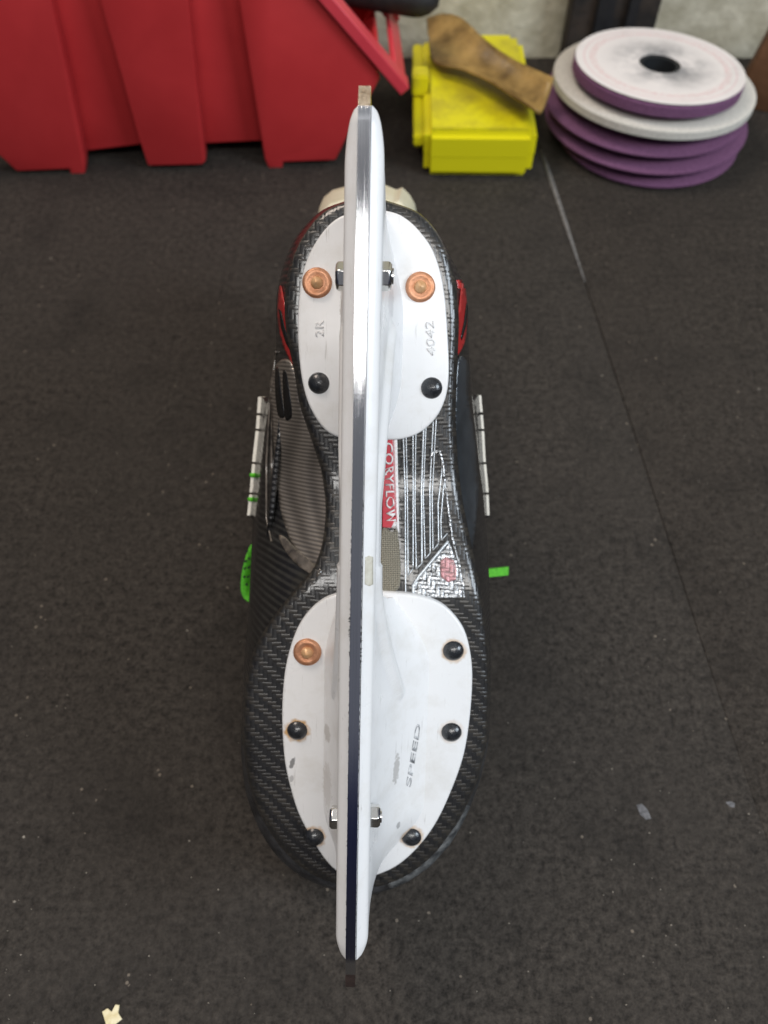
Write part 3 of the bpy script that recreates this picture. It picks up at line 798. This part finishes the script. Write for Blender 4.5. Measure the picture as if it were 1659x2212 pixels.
# tongue leaving the cuff towards the mat
vs = []; nk = 14; TL = 54
yt0 = OB.y0+118
for k in range(nk):
    t = k/(nk-1); yc = yt0+8-16*t**1.6; zc = -63-70-TL*t; wv = 24+9*math.sin(t*2.6)
    for j in range(16):
        a = 2*math.pi*j/16; r_ = 1 if t < .95 else .75
        vs.append((OB.c1-2+wv*r_*math.cos(a), yc+5.0*r_*math.sin(a)+5*math.cos(a)**2, zc))
fs = grid_faces(nk, 16, cv=True)+[tuple(range(16)), tuple((nk-1)*16+k for k in range(16))]
tg = mesh('tongue', vs, fs, MT['felt'], sk, 60)
print('TONGUE MIN Z', min((M@Vector(v)).z for v in vs))
# green laces: a perforated loop of flat lace at the left, a short tip at the right
zl = -135
lp = [(548, 1168), (535, 1185), (524, 1225), (518, 1262), (522, 1292), (540, 1303)]
cen = [P(a, b, zl) for a, b in lp]; 
vs = []
for i, p in enumerate(cen):
    for k in range(5):
        q = P(lp[i][0]+k*8, lp[i][1], zl); q.z -= k*k*.5; vs.append(q)
lace = mesh('lace', vs, grid_faces(len(lp), 5), MT['green'], sk, 60, solid=1.0, solid_off=0)
md = lace.modifiers.new('s', 'SUBSURF'); md.levels = 2; md.render_levels = 2
for (a, b) in [(533, 1190), (538, 1207), (531, 1212), (529, 1228), (537, 1226), (528, 1246), (536, 1246), (533, 1262)]:
    p = P(a, b, zl+1.2); o = mesh('lace_hole', *lathe([(0, .5), (.55, .5), (.55, -.4), (0, -.4)], 8), MT['black'], lace, 60); o.location = p*MM
r0 = P(1016, 1241, zl+2); r1 = P(1098, 1233, zl); vs = []
for p in [r0.lerp(r1, t) for t in np.linspace(0, 1, 6)]:
    for dy, dz in ((-1.9, -.6), (1.9, -.6), (1.9, .6), (-1.9, .6)): vs.append(p+Vector((0, dy, dz)))
fs = grid_faces(6, 4, cv=True)+[(0, 1, 2, 3), (20, 21, 22, 23)]
mesh('lace_tip', vs, fs, MT['green'], sk, 30)
for a, b in ((541, 1026), (537, 1078)):
    p = P(a+11, b, -110); q = P(a+2, b, -110); tube('lace_loop', [p, p.lerp(q, .5)+Vector((0, 0, 1.6)), q], .9, MT['green'], sk)

# ------------------------------------------------------------------ holder
def zedge(y):
    u = (y-LB/2)/(LB/2); z = 2.0*(1-u*u)
    if y > LB-5.6: z -= (y-LB+5.6)*.45
    if y < 6.5: z -= (6.5-y)*.12
    return z
hp_px = [(745, 463), (715, 481), (690, 510), (668, 548), (653, 592), (646, 640), (643, 700), (645, 760), (652, 820), (666, 872), (690, 915), (718, 940), (762, 951), (840, 951), (872, 948), (905, 936), (935, 911), (955, 880), (967, 840), (970, 790), (967, 720), (962, 650), (952, 590), (935, 540), (910, 503), (882, 475), (850, 458), (800, 452)]
tp_px = [(725, 1285), (690, 1301), (660, 1330), (637, 1370), (619, 1430), (611, 1490), (609, 1560), (614, 1640), (626, 1700), (645, 1760), (675, 1817), (705, 1862), (735, 1888), (780, 1899), (830, 1886), (870, 1863), (910, 1824), (945, 1774), (975, 1710), (1000, 1640), (1013, 1570), (1020, 1490), (1019, 1430), (1008, 1375), (988, 1338), (955, 1306), (910, 1288), (860, 1281), (780, 1278)]
ZH, ZT = -59.6, -48.2
def plate(px, z):
    pts = [P(a, b, z) for a, b in px]; return smooth_closed([(p.x, p.y) for p in pts], len(px)*5)
PH = plate(hp_px, ZH); PT = plate(tp_px, ZT)
yH0, yH1 = PH[:, 1].min(), PH[:, 1].max(); yT0, yT1 = PT[:, 1].min(), PT[:, 1].max()
print('plates', yH0, yH1, yT0, yT1)
riv_c = [((685, 611), ZH), ((908, 620), ZH), ((664, 1408), ZT)]
riv_b = [((688, 827), ZH, 0), ((932, 838), ZH, 0), ((980, 1406), ZT, 1), ((641, 1578), ZT, 2), ((975, 1581), ZT, .2), ((678, 1808), ZT, 1.3), ((889, 1808), ZT, 1)]
spots = []
for (px, z, a) in riv_b:
    if a: q = P(*px, z); spots.append((q.x, q.y, 4.1, min(.9, .4*a+.15)))
q1 = P(856, 1672, -35); q2 = P(632, 1648, ZT); q3 = P(630, 1682, ZT); q4 = P(812, 1234, -10); q5 = P(752, 1190, -30)
gp = [P(733, 655, -45), P(845, 655, -45), P(706, 1588, -44), P(706, 1700, -44), P(860, 1770, -44)]
pits = [(gp[0].x, gp[0].y, .9, 6, 0, (.36, .32, .28), .55), (gp[1].x, gp[1].y, .9, 5, 0, (.42, .42, .44), .5), (gp[2].x, gp[2].y, 1.3, 3.4, 0, (.34, .30, .26), .6), (gp[3].x, gp[3].y, 1.8, 9, 0, (.40, .36, .32), .4), (gp[4].x, gp[4].y, .7, 1.5, 0, (.2, .2, .2), .6),
 (q1.x, q1.y, 1.1, 5.5, R(-3), (.30, .28, .26), .6), (q2.x, q2.y, .9, 2.2, R(-20), (.12, .12, .12), .8), (q3.x, q3.y, .7, 1.5, 0, (.3, .3, .3), .6)]
MT['white'] = rust_plastic(spots, pits)
NS = 280; prof_n = 46
ya, yb = 1.9, LB-2.2
def hw_rail(y):
    w = 5.1
    for ye, L_ in ((ya, 7.5), (yb, 15.0)):
        k = abs(y-ye)/L_
        if k < 1: w = min(w, 1.75+(w-1.75)*math.sqrt(max(0, 1-(1-k)**2)))
    return w
midH = (yH0+yH1)/2; midT = (yT0+yT1)/2
def zl_low(y):
    # underside of the holder
    zt = zedge(y)-6
    if y > yH1-3: k = sstep(yH1-3, yH1+6, y); return (ZH-.8)*(1-k)+(zt-13+5*sstep(yH1+6, yb, y))*k
    if y > yH0+2: return ZH-.8
    if y > yT1-2:
        u = (y-(yT1-2))/((yH0+2)-(yT1-2)); arch = math.sin(math.pi*u)**.55
        base = (ZT-.8)*(1-u)+(ZH-.8)*u; return base*(1-arch)+(-27)*arch
    if y > yT0+3: return ZT-.8
    k = sstep(yT0+3, yT0-7, y) if False else 1-sstep(yT0-7, yT0+3, y); return (ZT-.8)*(1-k)+(zt-12)*k
def bump_(a, b, c): return 1-sstep(b, c, abs(a))
def flare(y, side):
    h = sstep(yH0-8, yH0+22, y)*(1-sstep(yH1-34, yH1+2, y))
    t_ = sstep(yT0-2, yT0+32, y)*(1-sstep(yT1-26, yT1+12, y))
    if side > 0: return 6.5*h+18.5*t_
    return 4.0*h+7.5*t_
yTs = P(893, 1532, -38).y; yHs = P(850, 690, -42).y
def shelf(y, side):
    # arch flange: (extra width, z of its upper edge)
    wmax_t, wmax_h = (7.4, 3.6) if side > 0 else (3.4, 2.8)
    mid = (yT1+yH0)/2
    if y <= mid:
        if y < yTs: return 0, -30
        u = (y-yTs)/(mid-yTs); w_ = wmax_t+(1.9-wmax_t)*min(1, u*1.35)
        k = min(1, (y-yTs)/6.0); w_ *= math.sqrt(1-(1-k)**2)
        return w_, -40+22*min(1, u*1.2)**.8
    if y > yHs: return 0, -30
    u = (yHs-y)/(yHs-mid); w_ = wmax_h+(1.9-wmax_h)*min(1, u*1.35)
    k = min(1, (yHs-y)/5.0); w_ *= math.sqrt(1-(1-k)**2)
    return w_, -46+28*min(1, u*1.2)**.8

HV = []
for i in range(NS):
    y = ya+(yb-ya)*i/(NS-1); zt = zedge(y)-6.0; w = hw_rail(y); lowz = zl_low(y)
    row = []
    for side in (-1, 1):
        kw = min(1, (w-1.62)/3.0)
        pr_ = [(1.62, zt-1.2), (1.62, zt)]+[(1.62+(w-1.62)*f_, zt-g_*kw) for f_, g_ in ((.10, .05), (.72, 1.7), (.88, 2.3), (.97, 3.0), (1.0, 3.6))]
        zb = zt-3.6; zp = (ZH if y > 127 else ZT); Fv = flare(y, side)
        for k in range(1, 56):
            z = zb+(lowz-zb)*k/55; q = (zb-z)/(zb-zp)
            fl_ = Fv*max(0, q)**2.9
            shw, shz = shelf(y, side); shx = shw*(1-sstep(shz-1.4, shz+1.6, z))*(.25+.75*sstep(shz-7, shz-4, z))
            groove = -1.3*math.exp(-((q-.20)/.10)**2)*sstep(ya+10, ya+24, y)*(1-sstep(yb-24, yb-8, y))
            pr_.append((w+max(fl_, shx+.35*fl_)+groove, z))
        pr_ = [(side*a, b) for a, b in pr_]
        row += pr_[::-1] if side < 0 else pr_
    # axis of the holder drifts to the right going down so it meets the plates
    for a, b in row: HV.append((a, y, b))
mrow = len(row)
HF = grid_faces(NS, mrow, cv=True)+[tuple(range(mrow)), tuple((NS-1)*mrow+k for k in range(mrow))]
hold = mesh('blade_holder', HV, HF, MT['white'], sk, 42)
hb = BVHTree.FromPolygons(HV, HF[:-2])
bm = prism_bm(PH, ZH-3.4, ZH, .9, 3, True); from_bm('heel_plate', bm, MT['white'], hold, 40)
bm = prism_bm(PT, ZT-3.4, ZT, .9, 3, True); from_bm('toe_plate', bm, MT['white'], hold, 40)
# steel runner
prof = [(y, zedge(y)) for y in np.linspace(-3.2, LB+.9, 150)]
low = [(y, zedge(y)-9) for y in np.linspace(LB-.8, -2.5, 60)]
pts = prof+low; vs = []
n = len(pts)
for xx in (-1.5, 1.5):
    for a, b in pts: vs.append((xx, a, b))
fs = [tuple(range(n)), tuple(range(2*n-1, n-1, -1))]+[(i, (i+1) % n, n+(i+1) % n, n+i) for i in range(n)]
ro = mesh('steel_runner', vs, fs, MT['steel'], sk, 25)
ro.data.materials.append(MT['steelend'].m); ro.data.materials.append(m_noisy('brown_toe_tip', (.016, .009, .007), (.034, .020, .016), 500, .55, 0).m)
for p in ro.data.polygons:
    if p.center.y > (LB-4.7)*MM and abs(p.normal.x) < .5: p.material_index = 1  # heel end takes the painted brown reflection
    if p.center.y < 1.9*MM: p.material_index = 2  # toe tip in dark brown, non-metallic
# burr along the runner's edge
bv = []; bf = []
for k in range(330):
    y = rng.uniform(0.30, .60)*LB if k < 260 else rng.uniform(.05, .3)*LB; s_ = rng.choice([-1, 1])
    if .415 < y/LB < .47: ln = rng.uniform(.1, .6)
    else: ln = rng.uniform(.05, .22)
    z = zedge(y)+.02; w_ = rng.uniform(.12, .4); i0 = len(bv)
    bv += [(s_*1.47, y-w_, z), (s_*1.47, y+w_, z), (s_*(1.5+ln), y+rng.uniform(-.3, .3), z-rng.uniform(0, .15)), (s_*1.47, y, z-.25)]
    bf += [(i0, i0+1, i0+2), (i0, i0+2, i0+3), (i0+1, i0+3, i0+2)]
tag(mesh('metal_burr', bv, bf, MT['black'], sk, 0), kind='stuff')
# rivets
MT['tip'] = m_noisy('brass_tip', (.60, .33, .15), (.75, .48, .27), 400, .4, .25)
def place_on_plate(o, p, tilt=(0, 0)): o.location = p*MM; o.rotation_euler = (R(tilt[0]), R(tilt[1]), rng.uniform(0, 6))
for k, (px, z) in enumerate(riv_c):
    p = P(*px, z)
    v, f = lathe([(0, 1.0), (2.3, .8), (3.2, 1.15), (4.2, 1.2), (4.8, .7), (4.9, -.3), (0, -.3)], 40); rv = mesh('copper_rivet', v, f, MT['copper'], sk, 50); place_on_plate(rv, p)
    v, f = lathe([(0, 3.1), (.7, 2.8), (1.6, 1.9), (2.1, 1.3), (2.2, .3), (0, .2)], 14 if k else 9); mesh('rivet_tip', v, f, MT['tip'], rv, 50)
for (px, z, a) in riv_b:
    p = P(*px, z)
    v, f = lathe([(0, 1.9), (1.2, 1.75), (2.4, 1.25), (3.3, .5), (3.75, -.3), (0, -.3)], 40); rv = mesh('steel_rivet', v, f, MT['rivet'], sk, 60); place_on_plate(rv, p, (rng.uniform(-5, 5), rng.uniform(-5, 5)))
# bolts through the rail
def hexbolt(px, py, z, side, r_, h, slot):
    y = P(px, py, z).y
    hit = hb.ray_cast(Vector((side*40, y, z)), Vector((-side, 0, 0)))[0]; xb = abs(hit.x)
    o = empty('holder_bolt'); bpy.data.objects.remove(o)
    v = []; prof = [(0, h), (r_*.82, h), (r_, h-.7), (r_, 0), (r_*.6, -.8), (0, -.8)]
    for i in range(6):
        a = 2*math.pi*i/6+.2
        for rr, zz_ in prof: v.append((side*(xb+zz_), y+rr*math.cos(a), z+rr*math.sin(a)))
    o = mesh('holder_bolt', v, grid_faces(6, len(prof), cu=True), MT['chrome'], sk, 25)
    md = o.modifiers.new('b', 'BEVEL'); md.width = .25*MM; md.segments = 2
    if slot:
        v, f = lathe([(0, h+.5), (r_*.55, h+.45), (r_*.6, h-.5)], 20)
        v = [(side*(xb+c), y+a, z+b) for a, b, c in v]; mesh('bolt_end', v, f, MT['chrome'], o, 40)
        # slot
    v, f = lathe([(r_*.9, .5), (r_*1.2, .4), (r_*1.2, -.6), (r_*.9, -.6)], 24)
    v = [(side*(xb+c), y+a, z+b) for a, b, c in v]; mesh('washer', v, f, MT['chrome'], o, 40)
hexbolt(733, 597, -17, -1, 4.0, 3.7, 0); hexbolt(838, 597, -17, 1, 4.0, 3.7, 1)
hexbolt(718, 1765, -17, -1, 3.7, 4.0, 0); hexbolt(818, 1762, -17, 1, 3.7, 4.0, 1)
# embossed marks on the heel plate and print on the toe web
MT['emb'] = Mat('embossed_plastic', (.755, .755, .755), .33)
hpj = lambda a, b: P(a, b, ZH+.14)
text('embossed_number', '2R', MT['emb'], hold, (699, 728), (-.5, -33), (-26, 0), 0, proj=hpj, th=.15)
text('embossed_number', '4042', MT['emb'], hold, (941, 768), (-2.0, -38), (-26, 0), 0, proj=hpj, th=.15)
def on_holder(a, b):
    d = lray(a, b); h, n_, i, dist = hb.ray_cast(CL, d)
    if h is None or h.z < ZT: h = P(a, b, ZT)
    return h+Vector((.05, 0, .12))
MT['print'] = m_noisy('faded_black_print', (.13, .14, .15), (.72, .73, .74), 420, .5, bump=0)
# slanted faded logo print
text('lettering', 'SPEED', MT['print'], hold, (886, 1702), (8.5, -51), (-14, -6), 0, proj=on_holder, th=.08)
# small yellowed patch moulded in the holder by the runner
def on_top(a, b):
    d = lray(a, b); h, n_, i, dist = hb.ray_cast(CL, d)
    return (h if h else P(a, b, -6))+Vector((0, 0, .08))
MT['yel'] = m_noisy('yellowed_plastic', (.50, .47, .38), (.62, .60, .52), 400, .5)
patch('wear_mark', [(789, 1204), (797, 1200), (806, 1203), (806, 1262), (798, 1266), (788, 1262)], MT['yel'], hold, .08, .1, 6, proj=on_top)
# ================================================================== DEBRIS ON THE MAT
def flake(name, px, py, pts, mat, label, cat, th=.6, z=0.1):
    c = PW(px, py, z); P_ = [(c.x+a, c.y+b) for a, b in pts]
    bm = prism_bm(P_, 0, th, .12, 1, True)
    for v in bm.verts: v.co -= Vector((c.x, c.y, 0))
    o = from_bm(name, bm, mat, None, 30); o.location = (c.x*MM, c.y*MM, z*MM); tag(o, label, cat); return o
MT['chip'] = m_noisy('cream_chip', (.62, .52, .28), (.80, .74, .52), 400, .7)
MT['lint'] = m_noisy('grey_lint', (.07, .07, .075), (.17, .17, .18), 600, .9)
flake('paint_chip', 243, 2196, [(-4, 1.5), (-2.2, 2.6), (-.5, 1.5), (.5, 3.8), (2, 3.6), (2, 1.2), (3.8, -.8), (1.5, -2.5), (-1.5, -3), (-2.6, -1)], MT['chip'], 'pale cream crumb of chipped plastic on the mat at the lower left edge', 'chip')
flake('lint_fleck', 1390, 1755, [(-2.5, 3), (0, 3.6), (2, 1), (2.8, -2.5), (.5, -3), (-1.6, -1)], MT['lint'], 'largest grey fleck of lint on the mat at the lower right', 'fleck', .25, -.1)
flake('lint_fleck', 1580, 1738, [(-2.5, 1), (0, 1.4), (1.6, .6), (1, -1.2), (-1, -1)], MT['lint'], 'small grey fleck near the right edge of the mat', 'fleck', .2, -.1)
bv = []; bf = []
for k in range(260):
    px = rng.uniform(-20, 1680); py = 380+1850*rng.uniform(0, 1)**.8; c = PW(px, py, .0)
    r_ = rng.uniform(.10, .38)*(1 if rng.uniform() < .93 else 2.0); i0 = len(bv); nn = 5
    for j in range(nn):
        a = 2*math.pi*j/nn+rng.uniform(-.3, .3); bv.append((c.x+r_*math.cos(a), c.y+r_*math.sin(a)*.8, .05))
    bv.append((c.x, c.y, .05+r_*.5))
    bf += [(i0+j, i0+(j+1) % nn, i0+nn) for j in range(nn)]
tag(mesh('grit', bv, bf, MT['dustg'] if 'dustg' in MT else m_noisy('grit_dust', (.10, .09, .08), (.42, .38, .32), 90, .9, bump=0), None, 0), kind='stuff')
